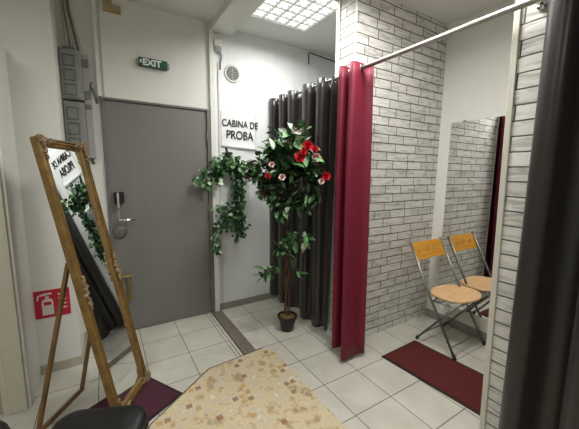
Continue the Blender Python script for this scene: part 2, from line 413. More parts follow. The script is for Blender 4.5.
MB().tube([(.145, YW-.03, .30), (.145, YW-.03, .53)], .009, 10).tube([(.10, YW-.03, .545), (.175, YW-.03, .545)], .013, 10).box(.128, YW-.03, .33, .162, YW-.01, .36).box(.128, YW-.03, .46, .162, YW-.01, .49).build('foot_bolt', M['brass'], d1, smooth=False, bevel=.001)

# threshold strip in the floor
th = MB().box(.907, 1.99, 0, 1.017, YW-.035, .006)
for k in range(8):
    x = .914 + k*.0125; th.box(x, 1.99, .006, x+.006, YW-.036, .0095)
struct(th.build('trim_8', M['rib_metal']), 'ribbed grey threshold strip across the floor tiles')
struct(MB().box(.872, 2.0, 0, .877, YW-.035, .0015).box(.901, 2.0, 0, .907, YW-.035, .004).build('trim_9', M['mat_edge']), 'dark joint line beside the threshold strip')

# ------------------------------------------------------------ ceiling lights
def louvre_light(x0, y0, label, power):
    s = .605; z0 = CZ-.022; n = 5
    r = empty('ceiling_light', (x0+s/2, y0+s/2, CZ), label, 'ceiling light', 'square louvred ceiling lights')
    f = MB(); t = .014
    for a in ((x0, y0, x0+s, y0+t), (x0, y0+s-t, x0+s, y0+s), (x0, y0+t, x0+t, y0+s-t), (x0+s-t, y0+t, x0+s, y0+s-t)):
        f.box(a[0], a[1], z0, a[2], a[3], CZ)
    f.build('frame', M['plastic_white'], r, bevel=.002)
    MB().box(x0+t, y0+t, CZ-.004, x0+s-t, y0+s-t, CZ-.001).build('diffuser', M['lamp'], r)
    g = MB(); c = (s-2*t)/n
    for k in range(1, n):
        p = x0+t+k*c; g.box(p-.004, y0+t, z0+.002, p+.004, y0+s-t, CZ-.005)
        p = y0+t+k*c; g.box(x0+t, p-.004, z0+.002, x0+s-t, p+.004, CZ-.009)
    for i in range(n):      # fine cross blades of every cell
        for a in (.5,):
            p = x0+t+(i+a)*c; g.box(p-.0012, y0+t, z0+.006, p+.0012, y0+s-t, CZ-.006)
            p = y0+t+(i+a)*c; g.box(x0+t, p-.0012, z0+.006, x0+s-t, p+.0012, CZ-.006)
    g.build('louvre', M['plastic_white'], r)
    for i in range(n):
        for j in range(n):
            MB().ellipsoid((x0+t+(i+.5)*c, y0+t+(j+.5)*c, CZ-.010), (.032, .026, .005), 12, 6).build('bulb', M['lamp_bulb'], r, smooth=True)
    l = bpy.data.lights.new('ceiling_lamp', 'AREA'); l.shape = 'SQUARE'; l.size = s-.05; l.spread = radians(165); l.energy = power; l.color = (1, .985, .95)
    o = bpy.data.objects.new('ceiling_lamp', l); C.objects.link(o); o.location = (x0+s/2, y0+s/2, z0-.004)
    return r
louvre_light(1.20, 2.068, 'square white louvred ceiling light glowing above the potted tree', 15)
louvre_light(1.0, .92, 'added square white louvred fill light over the vinyl mat, out of view overhead', 38)  # added unseen fixture, brightens the open cubicle; position guessed
louvre_light(-1.25, .62, 'added square white louvred fill light over the stools, out of view overhead', 14)  # added out of view to lift the ambient level on the left
louvre_light(-.55, -1.2, 'added square white louvred fill light behind the viewpoint, out of view', 16)  # extra fill fixture, added unseen to raise overall brightness

# ------------------------------------------------------------ curtains
RZ = 2.254; RX = 1.645
rod = empty('curtain_rod', (RX, 1.4, RZ), 'long chrome rod carrying the red and grey curtains across the cubicles', 'curtain rod')
MB().tube([(RX, YW-.005, RZ), (RX, 1.2, RZ)], .0115, 14).build('rod_tube', M['rod'], rod, smooth=True)
MB().tube([(RX, 1.70, RZ), (RX, -.6, RZ)], .0155, 16).build('rod_sleeve', M['rod'], rod, smooth=True)
MB().lathe((RX, YW, RZ), [(0, 0), (.028, 0), (.028, .006), (.014, .012), (0, .013)], R=Matrix.Rotation(pi/2, 3, 'X')).build('wall_flange', M['chrome'], rod, smooth=True)
MB().tube([(1.70, 1.955, RZ), (RX, 1.955, RZ)], .008, 10).tube([(1.711, 1.955, RZ), (1.700, 1.955, RZ)], .022, 14).build('wall_bracket', M['chrome'], rod, smooth=True)
MB().tube([(1.725, .66, RZ), (RX, .66, RZ)], .008, 10).tube([(1.725, .66, RZ), (1.712, .66, RZ)], .022, 14).build('wall_bracket', M['chrome'], rod, smooth=True)

def curtain(name, y0, y1, folds, amp, zb, ztop, m, label, group, ex=None, dx=0.0, dy=0.0, phase=0.0, seed=1, shrink=1.0, ymid=None, pw=1.0, amp_b=None, xmax=None, warp=0.0):
    """eyelet curtain hanging in waves along the rod, y0 -> y1"""
    rr = random.Random(seed)
    root = empty(name, (RX, (y0+y1)/2, zb), label, 'curtain', group)
    nx = folds*18; nz = 26
    ym = (y0+y1)/2 if ymid is None else ymid
    ab = amp if amp_b is None else amp_b
    b = bmesh.new(); G = []
    jit = [rr.uniform(.75, 1.25) for _ in range(folds*2+2)]
    for i in range(nx+1):
        t = i/nx; col = []
        ph = (t + warp*sin(t*9.3+seed)*sin(pi*t))*folds*2*pi + phase
        kf = min(t, .999)*folds*2; k0 = int(kf); jj = jit[k0]*(1-(kf-k0)) + jit[k0+1]*(kf-k0)
        for j in range(nz+1):
            s = j/nz; z = ztop + (zb-ztop)*s
            w = s**1.2
            A = (amp*(1-w)+ab*w)*(1+(jj-1)*min(1, s*3))
            sn = sin(ph); sn = math.copysign(abs(sn)**pw, sn)
            x = RX + A*sn + dx*w + .010*w*sin(ph*.5+seed) 
            y = y0 + (y1-y0)*t
            y += .016*sin(2*ph+.4)*(1 - .4*s) + .012*w*sin(ph*.7+seed*2.1)
            y = ym + (y-ym)*(1+(shrink-1)*w) + dy*w
            if xmax and y > 1.83: x = min(x, xmax)
            zz = z + (.012*sin(ph*.5+seed) if j == nz else 0)
            col.append(b.verts.new((x, y, zz)))
        G.append(col)
    for i in range(nx):
        for j in range(nz): b.faces.new((G[i][j], G[i+1][j], G[i+1][j+1], G[i][j+1]))
    mb = MB(); mb.b.free(); mb.b = b
    cl = mb.build('cloth', m, root, smooth=True, fix=False)
    so = cl.modifiers.new('thick', 'SOLIDIFY'); so.thickness = .003; so.offset = 0
    # top hem band, eyelets where the cloth crosses the rod
    n_e = folds*2
    for k in range(-1, n_e+4):
        tg = (k*pi - phase)/(folds*2*pi); t = tg
        for _ in range(12): t = tg - warp*sin(t*9.3+seed)*sin(pi*t)
        if t < .01 or t > .99: continue
        y = y0+(y1-y0)*t
        sl = .9 if k % 2 == 0 else -.9
        nn = Vector((0.55*(1 if sl > 0 else -1), -1, 0)).normalized()
        MB().torus((RX, y + .016*sin(.4), RZ), .0240, .0045, (nn.x, nn.y, 0)).build('eyelet', M['chrome'], root, smooth=True)
    return root
curtain('curtain', 3.045, 1.975, 5, .058, .075, RZ+.030, M['grey_curtain'], 'dark grey eyelet curtain closing the cubicle behind the potted tree', 'grey eyelet curtains', seed=4, phase=3.6, dx=-.015, shrink=.99, pw=.62, amp_b=.034, warp=.035)
curtain('curtain', 1.905, 1.665, 2, .082, .045, RZ+.036, M['red_curtain'], 'crimson red eyelet curtain gathered against the white brick partition', None, seed=5, phase=pi/2, dx=-.008, dy=-.05, shrink=1.0, amp_b=.090, pw=.8, xmax=1.698)
curtain('curtain', .62, -.45, 5, .055, .04, RZ+.030, M['grey_curtain'], 'charcoal satin curtain hanging in the right foreground', 'grey eyelet curtains', seed=11, phase=2.6, dx=-.0, shrink=1.0)

# ------------------------------------------------------------ standing gilt mirror
az, ti, ro = 1.061, .204, -.02
W_, H_ = .394, 1.695
a = Vector((cos(az), sin(az), 0)); n_ = Vector((-sin(az), cos(az), 0)); u = Vector((0,0,1))*cos(ti) + n_*sin(ti)
a, u = a*cos(ro)+u*sin(ro), -a*sin(ro)+u*cos(ro)
Nf = a.cross(u).normalized()          # out of the glass
B0 = Vector((-.015, 1.907, .016))
mir = empty('standing_mirror', (.08, 2.08, 0), 'tall gilt-framed mirror leaning back on a wooden stand beside the grey door', 'mirror')
def mp(s, t, d=0): return B0 + a*s + u*t + Nf*d
prof = [(0, -.02), (0, .010), (.005, .018), (.014, .020), (.017, .010), (.021, .010), (.025, .018), (.033, .019), (.038, .008), (.043, .010), (.050, .013), (.056, .009), (.060, .002), (.064, -.004), (.064, -.02)]
fb = MB(); cor = []
BW = .052/.064
for (cs, ct, ds, dt) in ((0,0,1,1), (W_,0,-1,1), (W_,H_,-1,-1), (0,H_,1,-1)):
    cor.append([fb.b.verts.new(mp(cs+ds*p*BW, ct+dt*p*BW, d)) for p, d in prof])
for i in range(4):
    A, B = cor[i], cor[(i+1) % 4]
    for k in range(len(prof)-1): fb.b.faces.new((A[k], B[k], B[k+1], A[k+1]))
    fb.b.faces.new((A[-1], B[-1], B[0], A[0]))
fo = fb.build('frame', M['gold'], mir); smooth_by_angle(fo, 25)
g0 = .050
gl = MB(); gl.obox(mp(g0, g0, -.012), a*(W_-2*g0), u*(H_-2*g0), Nf*.008); gl.build('mirror_glass', M['mirror'], mir)
MB().obox(mp(.004, .004, -.026), a*(W_-.008), u*(H_-.008), Nf*.006).build('backboard', M['stand_wood'], mir)
# beaded inner lip
bd = MB()
k = 0
for t in [g0+.012*i for i in range(int((H_-2*g0)/.012))]:
    for s in (g0-.004, W_-g0+.004): bd.ellipsoid(mp(s, t, .004), (.0045, .0045, .0045), 6, 4)
for s in [g0+.012*i for i in range(int((W_-2*g0)/.012))]:
    for t in (g0-.004, H_-g0+.004): bd.ellipsoid(mp(s, t, .004), (.0045, .0045, .0045), 6, 4)
bd.build('beading', M['gold_dark'], mir, smooth=True)
Q = Matrix((a, u, Nf)).transposed()
def ornament(s, t, ss, st, ln=.12, wd=.05):
    rr = random.Random(int(s*100+t*37)); o = MB()
    for k in range(16):
        f = k/15; L1 = ln*f
        for (ps, pt) in ((L1, .022), (.022, L1)):
            Rm = Q @ Matrix.Rotation(rr.uniform(-1, 1)+ (0 if ps > pt else pi/2), 3, 'Z') @ Matrix.Rotation(rr.uniform(-.4, .4), 3, 'Y')
            sz = .021*(1-.5*f)
            o.ellipsoid(mp(s+ss*(ps+rr.uniform(-.006, .006)), t+st*(pt+rr.uniform(-.010, .010)), .020), (sz*1.25, sz*.5, .013*(1-.4*f)+.003), 8, 6, Rm)
    for k in range(10):        # scroll
        an = k*.75; r = .006+.0022*k
        o.ellipsoid(mp(s+ss*(.030+r*cos(an)), t+st*(.030+r*sin(an)), .024), (.006, .006, .006), 7, 5)
    o.build('corner_ornament', M['gold_dark'], mir, smooth=True)
ornament(0, H_, 1, -1); ornament(W_, H_, -1, -1); ornament(0, 0, 1, 1); ornament(W_, 0, -1, 1, ln=.09)
def side_ornament(s, t):
    rr = random.Random(int(t*100)); o = MB()
    for k in range(30):
        q = (k-14.5)/14.5
        Rm = Q @ Matrix.Rotation(pi/2+rr.uniform(-.8, .8), 3, 'Z')
        o.ellipsoid(mp(s+rr.uniform(-.018, .018)*(1-abs(q)), t+q*.095, .022), (.020*(1-.5*abs(q)), .009, .013), 8, 6, Rm)
    o.build('side_ornament', M['gold_dark'], mir, smooth=True)
side_ornament(.024, .80); side_ornament(W_-.024, .86)
# easel stand: two legs joined by a bar on the floor
f1 = Vector((-.405, 2.045, .012)); f2 = Vector((-.213, 2.345, .012))
t1 = mp(.02, .98, -.035); t2 = mp(W_-.03, .98, -.035)
def bar(p, q, wd, th, name):
    p, q = Vector(p), Vector(q); d = q-p; sd = a.copy(); sd = (sd - d.normalized()*sd.dot(d.normalized())).normalized(); nn = d.normalized().cross(sd)
    return MB().obox(p - sd*wd/2 - nn*th/2, sd*wd, nn*th, d).build(name, M['stand_wood'], mir, bevel=.003)
bar(f1, t1, .024, .020, 'leg'); bar(f2, t2, .024, .020, 'leg')
dd = (f2-f1).normalized(); sd = Vector((-dd.y, dd.x, 0))
MB().obox(f1-dd*.01-sd*.010+Vector((0,0,-.011)), (f2-f1)+dd*.02, sd*.020, Vector((0,0,.024))).build('stretcher', M['stand_wood'], mir, bevel=.003)
MB().obox(mp(.015, .965, -.045), a*(W_-.035), u*.03, Nf*.018).build('cross_rail', M['stand_wood'], mir, bevel=.003)

# ------------------------------------------------------------ wall mirror and chair in the open cubicle
wm = empty('wall_mirror', (XW-.01, 1.3, .27), 'frameless wall mirror reflecting the folding chair in the open cubicle', 'mirror')
MB().box(XW-.015, .85, .21, XW-.008, 1.725, 1.982).build('mirror_glass', M['mirror'], wm)
MB().box(XW-.008, .848, .208, XW-.001, 1.727, 1.984).build('backing', M['plastic_grey'], wm)
for (y, z) in ((1.05, 1.982), (1.60, 1.982), (1.05, .21), (1.60, .21)):
    MB().box(XW-.018, y-.012, z-.012, XW-.005, y+.012, z+.012).build('clip', M['chrome'], wm, bevel=.002)

ch = empty('folding_chair', (2.58, 1.45, 0), 'wooden folding chair with round seat on grey metal tube legs', 'chair')
xl, xr = 2.345, 2.800
def tubep(pts, r, name, m='tube'):
    return MB().tube(pts, r, 12).build(name, M[m], ch, smooth=True)
tubep([(xl, 1.222, .012), (xl-.001, 1.470, .44), (xl-.004, 1.705, .885)], .011, 'back_upright')
tubep([(xr, 1.222, .012), (xr, 1.470, .44), (xr-.008, 1.705, .885)], .011, 'back_upright')
xi, xj = xl+.026, xr-.026
tubep([(xi, 1.592, .012), (xi, 1.27, .425)], .010, 'leg'); tubep([(xj, 1.592, .012), (xj, 1.27, .425)], .010, 'leg')
for (x, y) in ((xl, 1.222), (xr, 1.222), (xi, 1.592), (xj, 1.592)):
    MB().tube([(x, y, .001), (x, y+(.006 if y < 1.4 else -.006), .03)], .014, 12).build('foot_cap', M['black'], ch, smooth=True)
tubep([(xl, 1.265, .09), (xr, 1.265, .09)], .007, 'stretcher'); tubep([(xi, 1.53, .09), (xj, 1.53, .09)], .007, 'stretcher')
tubep([(xl, 1.466, .427), (xr, 1.466, .427)], .009, 'seat_rail'); tubep([(xi, 1.27, .427), (xj, 1.27, .427)], .009, 'seat_rail')
for x in ((xl+xi)/2, (xr+xj)/2):
    tubep([(x-.02, 1.385, .281), (x+.02, 1.385, .281)], .006, 'pivot_bolt', 'steel')
for x in (xl, xr): tubep([(x+(.012 if x < 2.5 else -.012), 1.46, .42), (x+(.012 if x < 2.5 else -.012), 1.31, .43)], .007, 'seat_link')
# seat: rounded, slightly dished wood
st = MB(); n = 48; cx_, cy_ = 2.622, 1.412
def ring(f, z):
    out = []
    for k in range(n):
        t = 2*pi*k/n; c, s_ = cos(t), sin(t); e = 2/2.3
        out.append(st.b.verts.new((cx_+.228*f*math.copysign(abs(c)**e, c), cy_+.180*f*math.copysign(abs(s_)**e, s_), z)))
    return out
rg = [ring(.25, .439), ring(.95, .439), ring(.99, .442), ring(1, .449), ring(.99, .456), ring(.95, .459), ring(.8, .456), ring(.5, .453), ring(.2, .452)]
for A, B in zip(rg, rg[1:]):
    for k in range(n): st.b.faces.new((A[k], A[(k+1)%n], B[(k+1)%n], B[k]))
st.b.faces.new(rg[0][::-1]); st.b.faces.new(rg[-1])
st.build('seat', M['seat_wood'], ch, smooth=True)
# backrest: curved board with a row of cut-outs
bk = bmesh.new(); nx, nz = 44, 12
bz0, bz1 = .728, .872
holes = set()
for hi, hc in enumerate((8, 13, 18, 23, 28, 33)):
    for i in range(hc, hc+2):
        for j in ((5, 6, 7) if hi % 2 == 0 else (5, 6)): holes.add((i, j))
V = {}
def bv(i, j, s):
    key = (i, j, s)
    if key not in V:
        x = xl-.008 + (xr-xl+.010)*i/nx; f = (i/nx-.5)*2; z = bz0+(bz1-bz0)*j/nz
        if j in (0, nz): z += (.010 if j == 0 else -.010)*max(0, abs(f)-.9)/.1
        y = 1.675 + .020*(1-f*f) + (z-.80)*.46 + s*.012 - .016
        V[key] = bk.verts.new((x, y, z))
    return V[key]
for i in range(nx):
    for j in range(nz):
        if (i, j) in holes: continue
        for s in (0, 1):
            q = [bv(i, j, s), bv(i+1, j, s), bv(i+1, j+1, s), bv(i, j+1, s)]; bk.faces.new(q if s == 0 else q[::-1])
        for (di, dj, e) in ((-1,0,((i,j),(i,j+1))), (1,0,((i+1,j),(i+1,j+1))), (0,-1,((i,j),(i+1,j))), (0,1,((i,j+1),(i+1,j+1)))):
            ni, nj = i+di, j+dj
            if ni < 0 or ni >= nx or nj < 0 or nj >= nz or (ni, nj) in holes:
                bk.faces.new([bv(*e[0], 0), bv(*e[1], 0), bv(*e[1], 1), bv(*e[0], 1)])
mb = MB(); mb.b.free(); mb.b = bk
smooth_by_angle(mb.build('backrest', M['back_wood'], ch), 35)

# ------------------------------------------------------------ mats
def slab(name, pts, z0, z1, m, parent): 
    return MB().prism([(x, y, z0) for x, y in pts], (0, 0, z1-z0)).build(name, m, parent)
def door_mat(pts, m, label, z=.0):
    c = Vector((sum(p[0] for p in pts)/4, sum(p[1] for p in pts)/4, 0))
    r = empty('floor_mat', c, label, 'mat')
    slab('rubber_edge', pts, z+.0005, z+.005, M['mat_edge'], r)
    ins = [(c.x+(p[0]-c.x)*.91 if abs(p[0]-c.x) else p[0], c.y+(p[1]-c.y)*.95) for p in pts]
    slab('pile', ins, z+.005, z+.009, m, r)
    return r
door_mat([(1.868, 1.563), (2.325, 1.578), (2.372, .835), (1.925, .815)], M['mat_red'], 'dark red doormat on the tiles in front of the folding chair')
c0 = Vector((.164, 2.325)); uu = Vector((.506, -.862)); vv = Vector((-.862, -.506))
pts = [c0, c0+vv*.55, c0+vv*.55+uu*.42, c0+uu*.42]
door_mat([(p.x, p.y) for p in pts], M['mat_purple'], 'dark purple doormat under the foot of the standing mirror')
vr = empty('vinyl_mat', (.6, 1.2, 0), 'beige vinyl floor covering with scattered brown mosaic squares and a cut corner', 'mat')
poly = [(.144, .35), (1.135, .35), (1.132, 2.075), (1.068, 2.150), (.60, 2.112), (.375, 1.958), (.144, 1.775)]
slab('vinyl_sheet', poly, .0105, .0145, M['vinyl'], vr)
eb = MB()
for p, q in ((poly[6], poly[4]), (poly[4], poly[3])):
    d = Vector((q[0]-p[0], q[1]-p[1], 0)).normalized(); s = Vector((-d.y, d.x, 0))
    eb.obox(Vector((p[0], p[1], .0005)), Vector((q[0]-p[0], q[1]-p[1], 0)), s*.010, (0, 0, .014))
eb.build('edge_trim', M['rug_edge'], vr)

# ------------------------------------------------------------ potted tree
def leaf(b, p, d, L, Wd, up, curl=.25, mi=0, nseg=4):
    d = d.normalized(); s = d.cross(up)
    if s.length < .05: s = d.cross(Vector((1, 0, 0)))
    s.normalize(); nn = s.cross(d)
    prev = None
    for k in range(nseg+1):
        t = k/nseg; w = Wd*sin(pi*min(.985, t*.93+.06))**.8*.5
        c = p + d*L*t - nn*curl*L*t*t
        row = (b.verts.new(c - s*w + nn*w*.3), b.verts.new(c), b.verts.new(c + s*w + nn*w*.3))
        if prev:
            for (i, j) in ((0, 1), (1, 2)):
                f = b.faces.new((prev[i], prev[j], row[j], row[i])); f.material_index = mi; f.smooth = True
        prev = row
def rv(r): 
    while True:
        v = Vector((r.uniform(-1, 1), r.uniform(-1, 1), r.uniform(-1, 1)))
        if .05 < v.length < 1: return v.normalized()

PX, PY = 1.425, 2.335
tree = empty('potted_tree', (PX, PY, 0), 'artificial potted tree with red and white flowers before the grey curtain', 'plant')
MB().lathe((PX, PY, 0), [(0, .001), (.058, .001), (.064, .03), (.084, .125), (.094, .127), (.096, .147), (.087, .149), (.083, .130), (0, .130)], n=32).build('pot', M['pot'], tree, smooth=False)
sl = MB(); sl.ellipsoid((PX, PY, .132), (.076, .076, .020), 24, 8)
rr = random.Random(2)
for k in range(60):
    an = rr.uniform(0, 2*pi); q = rr.uniform(0, .066); sl.ellipsoid((PX+q*cos(an), PY+q*sin(an), .145), (.012, .010, .008), 6, 4)
sl.build('moss', M['soil'], tree, smooth=True)
stem = MB()
def trunk(ph, top):
    pts = []
    for k in range(25):
        t = k/24; z = .13 + t*(top-.13)
        pts.append((PX - .02*t + .020*cos(ph+t*9)*(1-.3*t) , PY + .020*sin(ph+t*9), z))
    return pts
for ph, r0 in ((0, .013), (2.2, .011), (4.2, .010)):
    stem.tube(trunk(ph, 1.45), r0, 8, rs=[r0*(1-.45*k/24) for k in range(25)])
rr = random.Random(21)
CC = Vector((1.400, 2.24, 1.575))
br_ = stem; fol = bmesh.new()
# crown: branches radiating from the trunk, each with sprays of leaves
def crown_ok(p):
    if p.y > 2.96 : return False
    if p.x > 1.555: return False
    return True
tips = []
for k in range(64):
    z0 = rr.uniform(1.15, 1.55); o = Vector((PX-.02, PY, z0))
    th = rr.uniform(0, 2*pi); el = rr.uniform(-.25, 1.1)
    d = Vector((cos(th)*cos(el), sin(th)*cos(el), sin(el)))
    R_ = Vector((.33, .30, .31))
    tip = CC + Vector((d.x*R_.x, d.y*R_.y, d.z*R_.z))*rr.uniform(.55, 1.0)
    tip.z = max(1.26, min(tip.z, 1.88))
    if tip.x > 1.52: tip.x = 1.52-rr.random()*.08
    mid = (o+tip)/2 + Vector((0, 0, .05)); br_.tube([o, mid, tip], .003, 5)
    tips.append(tip)
    for q in range(16):
        t = rr.uniform(.35, 1.05); base = o.lerp(mid, min(1, t*2)) if t < .5 else mid.lerp(tip, (t-.5)*2)
        base = base + rv(rr)*.05
        dr = (rv(rr) + (tip-o).normalized()*.7 + Vector((0, 0, -.25))).normalized()
        mi = rr.choices((0, 1, 2, 3), (54, 34, 7, 5))[0]
        L_ = rr.uniform(.065, .11)
        if crown_ok(base+dr*L_): leaf(fol, base, dr, L_, L_*rr.uniform(.48, .62), Vector((0,0,1))+rv(rr)*.6, rr.uniform(.05, .4), mi)
# left drooping mass and lower sprigs
sprigs = [((1.05, 2.2, 1.50), 40), ((1.12, 2.2, 1.38), 44), ((1.20, 2.2, 1.28), 40), ((1.28, 2.2, 1.20), 34), ((1.00, 2.25, 1.56), 22), ((1.01, 2.2, 1.47), 26), ((1.08, 2.2, 1.36), 18), ((1.38, 2.2, 1.25), 36), ((1.46, 2.2, 1.28), 34), ((1.48, 2.0, 1.30), 26), ((1.45, 2.02, 1.24), 20),
          ((1.28, 2.22, .86), 26), ((1.38, 2.2, .92), 26), ((1.40, 2.2, .80), 12), ((1.48, 2.06, .94), 20), ((1.15, 2.28, .62), 18), ((1.24, 2.28, .60), 10), ((1.49, 1.97, 1.52), 24), ((1.49, 2.0, 1.43), 26), ((1.50, 2.2, .60), 4)]
for (c, nl) in sprigs:
    c = Vector(c); o = Vector((PX-.012, PY, c.z-.06 if c.z < 1.1 else c.z-.12)); mid = (o+c)/2+Vector((0, 0, .05))
    br_.tube([o, mid, c], .0032, 5)
    for q in range(nl):
        base = mid.lerp(c, rr.uniform(.3, 1.05)) + rv(rr)*.045
        dr = (rv(rr)+(c-o).normalized()*.5+Vector((0, 0, -.35))).normalized(); L_ = rr.uniform(.065, .11)
        if c.z < 1.1: mi = rr.choices((0, 1, 2), (35, 55, 10))[0]
        else: mi = rr.choices((0, 1, 2, 3), (62, 22, 6, 14 if c.x < 1.2 else 2))[0]
        if crown_ok(base+dr*L_): leaf(fol, base, dr, L_, L_*rr.uniform(.4, .52), Vector((0,0,1))+rv(rr)*.5, rr.uniform(.05, .4), mi)
br_.build('trunk', M['bark'], tree, smooth=True)
mb = MB(); mb.b.free(); mb.b = fol
fo = mb.build('foliage', M['leaf_dark'], tree, fix=False)
for k in ('leaf_mid', 'leaf_pale', 'leaf_maroon'): fo.data.materials.append(M[k])
def flower(c, r, red, name='flower'):
    c = Vector(c); f = bmesh.new(); view = Vector((-.5, -.8, .25)).normalized(); q = view.to_track_quat('Z', 'Y')
    for layer, (cnt, tilt, L_) in enumerate(((6, .5, r), (5, .95, r*.8), (4, 1.25, r*.6))):
        for k in range(cnt):
            an = 2*pi*k/cnt + layer*.5; d = q @ Vector((cos(an)*cos(tilt), sin(an)*cos(tilt), sin(tilt)))
            leaf(f, c + view*.004*layer, d, L_, L_*.95, view, -.1, 0 if (red or layer != 1) else 1, 5)
    mb = MB(); mb.b.free(); mb.b = f
    o = mb.build(name, M['petal_red'] if red else M['petal_white'], tree, fix=False)
    o.data.materials.append(M['petal_red'])
    MB().ellipsoid(c+view*.012, (.007, .007, .007), 8, 6).build('stamen', M['petal_yellow'], o, smooth=True)
    if not red: o['label'] = 'white flower'
for c, r, red in (((1.385, 2.02, 1.705), .052, True), ((1.315, 2.02, 1.615), .055, True), ((1.33, 1.99, 1.66), .035, True),
                  ((1.455, 2.0, 1.615), .050, False), ((1.50, 2.02, 1.60), .040, True), ((1.53, 1.96, 1.47), .046, True), ((1.49, 1.97, 1.43), .034, False),
                  ((1.42, 1.97, 1.68), .036, True), ((1.10, 2.08, 1.555), .032, False), ((1.30, 2.02, 1.80), .026, False), ((1.18, 2.06, 1.46), .036, False), ((1.08, 2.10, 1.47), .030, True)):
    flower((c[0], c[1]-.03, c[2]), r*(1.0 if red else .95), red)

# ------------------------------------------------------------ hanging ivy
ivy = empty('hanging_ivy', (1.10, YW, 1.35), 'trailing green ivy hanging on the wall below the fitting room notice', 'plant')
iv = bmesh.new(); vs = MB(); rr = random.Random(5)
YI = YW-.03
def ivy_leaf(p, L_, mi, out=None):
    d = (rv(rr)+Vector((0, -.3, -.5))).normalized()
    if (p+d*L_).y > YW-.012: d.y = -abs(d.y)
    leaf(iv, p, d, L_, L_*rr.uniform(.75, .95), Vector((0, -1, .3))+rv(rr)*.5, rr.uniform(0, .4), mi, 3)
def strand(pts, dens, spread, L0, L1, pale=0.0):
    pts = [Vector(p) for p in pts]; vs.tube(pts, .0025, 5)
    for a_, b_ in zip(pts, pts[1:]):
        for k in range(max(1, int((b_-a_).length*dens))):
            p = a_.lerp(b_, rr.random()) + Vector((rr.gauss(0, spread), -abs(rr.gauss(0, spread*.8)), rr.gauss(0, spread)))
            r_ = rr.random(); mi = 2 if r_ < pale else (1 if r_ < .25+pale else 0)
            ivy_leaf(p, rr.uniform(L0, L1), mi)
hook = (1.13, YW-.03, 1.585)
strand([hook, (1.05, YI-.05, 1.55), (.95, YI-.06, 1.50), (.86, YI-.06, 1.44)], 620, .042, .035, .06, .04)
strand([hook, (1.02, YI-.04, 1.61), (.98, YI-.05, 1.56)], 420, .034, .035, .06, .05)
strand([(.86, YI-.06, 1.44), (.80, YI-.07, 1.41), (.74, YI-.07, 1.40)], 240, .020, .035, .055, .7)
strand([hook, (1.20, YI-.06, 1.54), (1.30, YI-.07, 1.50)], 600, .045, .035, .06, .04)
strand([hook, (1.17, YI-.06, 1.45), (1.18, YI-.06, 1.2), (1.18, YI-.06, .98), (1.20, YI-.05, .80)], 260, .024, .03, .05, .03)
strand([hook, (1.24, YI-.05, 1.40), (1.235, YI-.05, 1.05), (1.24, YI-.04, .84)], 150, .018, .03, .05, .03)
strand([(1.17, YI-.06, 1.15), (1.08, YI-.06, 1.05), (1.05, YI-.06, .96)], 520, .045, .03, .055, .05)
strand([(1.18, YI-.06, 1.05), (1.17, YI-.06, .93)], 520, .045, .03, .055, .05)
strand([(1.10, YI-.06, 1.08), (1.02, YI-.05, 1.13), (.94, YI-.05, 1.14)], 170, .022, .03, .05, .3)
strand([(1.05, YI-.06, 1.05), (.97, YI-.05, .95), (.955, YI-.05, .80), (.96, YI-.05, .68)], 230, .020, .03, .05, .2)
vs.build('vines', M['leaf_mid'], ivy)
mb = MB(); mb.b.free(); mb.b = iv
fo = mb.build('leaves', M['leaf_ivy'], ivy, fix=False)
for k in ('leaf_mid', 'leaf_pale'): fo.data.materials.append(M[k])
MB().tube([(1.105, YW-.002, 1.745), (1.115, YW-.012, 1.70), (1.13, YW-.03, 1.60), (1.14, YW-.05, 1.56)], .006, 6, rs=[.012, .010, .006, .004]).build('hook', M['black'], ivy, smooth=True)

# ------------------------------------------------------------ signs
sg = empty('notice', (1.25, YW, 1.94), 'white paper notice reading CABINA DE PROBA above the ivy', 'sign')
ps = bmesh.new(); nx, nz = 14, 16; G = []
for i in range(nx+1):
    row = []
    for j in range(nz+1):
        s, t = i/nx, j/nz; x = 1.045+.40*s; z = 1.745+.375*t + (s-.5)*-.02
        y = YW-.0015 - .018*max(0, 1-t*5)**2*(.4+.6*s)
        row.append(ps.verts.new((x, y, z)))
    G.append(row)
for i in range(nx):
    for j in range(nz): ps.faces.new((G[i][j], G[i+1][j], G[i+1][j+1], G[i][j+1]))
mb = MB(); mb.b.free(); mb.b = ps
pp = mb.build('paper', M['paper'], sg, smooth=True, fix=False); so = pp.modifiers.new('t', 'SOLIDIFY'); so.thickness = .001
text_part('lettering', 'CABINA DE', .098, (1.062, YW-.006, 1.966), FACE_S @ Matrix.Rotation(radians(-1.0), 4, 'Z'), M['ink'], sg, bold=.0015, sx=.80)
text_part('lettering', 'PROBA', .120, (1.105, YW-.006, 1.843), FACE_S @ Matrix.Rotation(radians(-1.0), 4, 'Z'), M['ink'], sg, bold=.002, sx=.80)

ex = empty('exit_sign', (.44, YW-.02, 2.43), 'small green EXIT sign mounted above the grey door', 'sign')
rot = Matrix.Rotation(radians(2), 4, 'Y')
eb = MB().box(.325, YW-.055, 2.395, .557, YW-.018, 2.468).build('housing', M['exit_green'], ex, bevel=.006)
for x in (.312, .560): MB().box(x, YW-.048, 2.405, x+.012, YW-.018, 2.455).build('end_cap', M['plastic_grey'], ex, bevel=.002)
text_part('lettering', 'EXIT', .072, (.352, YW-.057, 2.406), FACE_S, M['exit_white'], ex, bold=.003, sx=1.02)
for x in (.342,):
    MB().prism([(x-.010, YW-.0565, 2.420), (x+.004, YW-.0565, 2.420), (x+.004, YW-.0565, 2.448), (x-.010, YW-.0565, 2.448)], (0, .001, 0)).build('pictogram', M['exit_white'], ex)

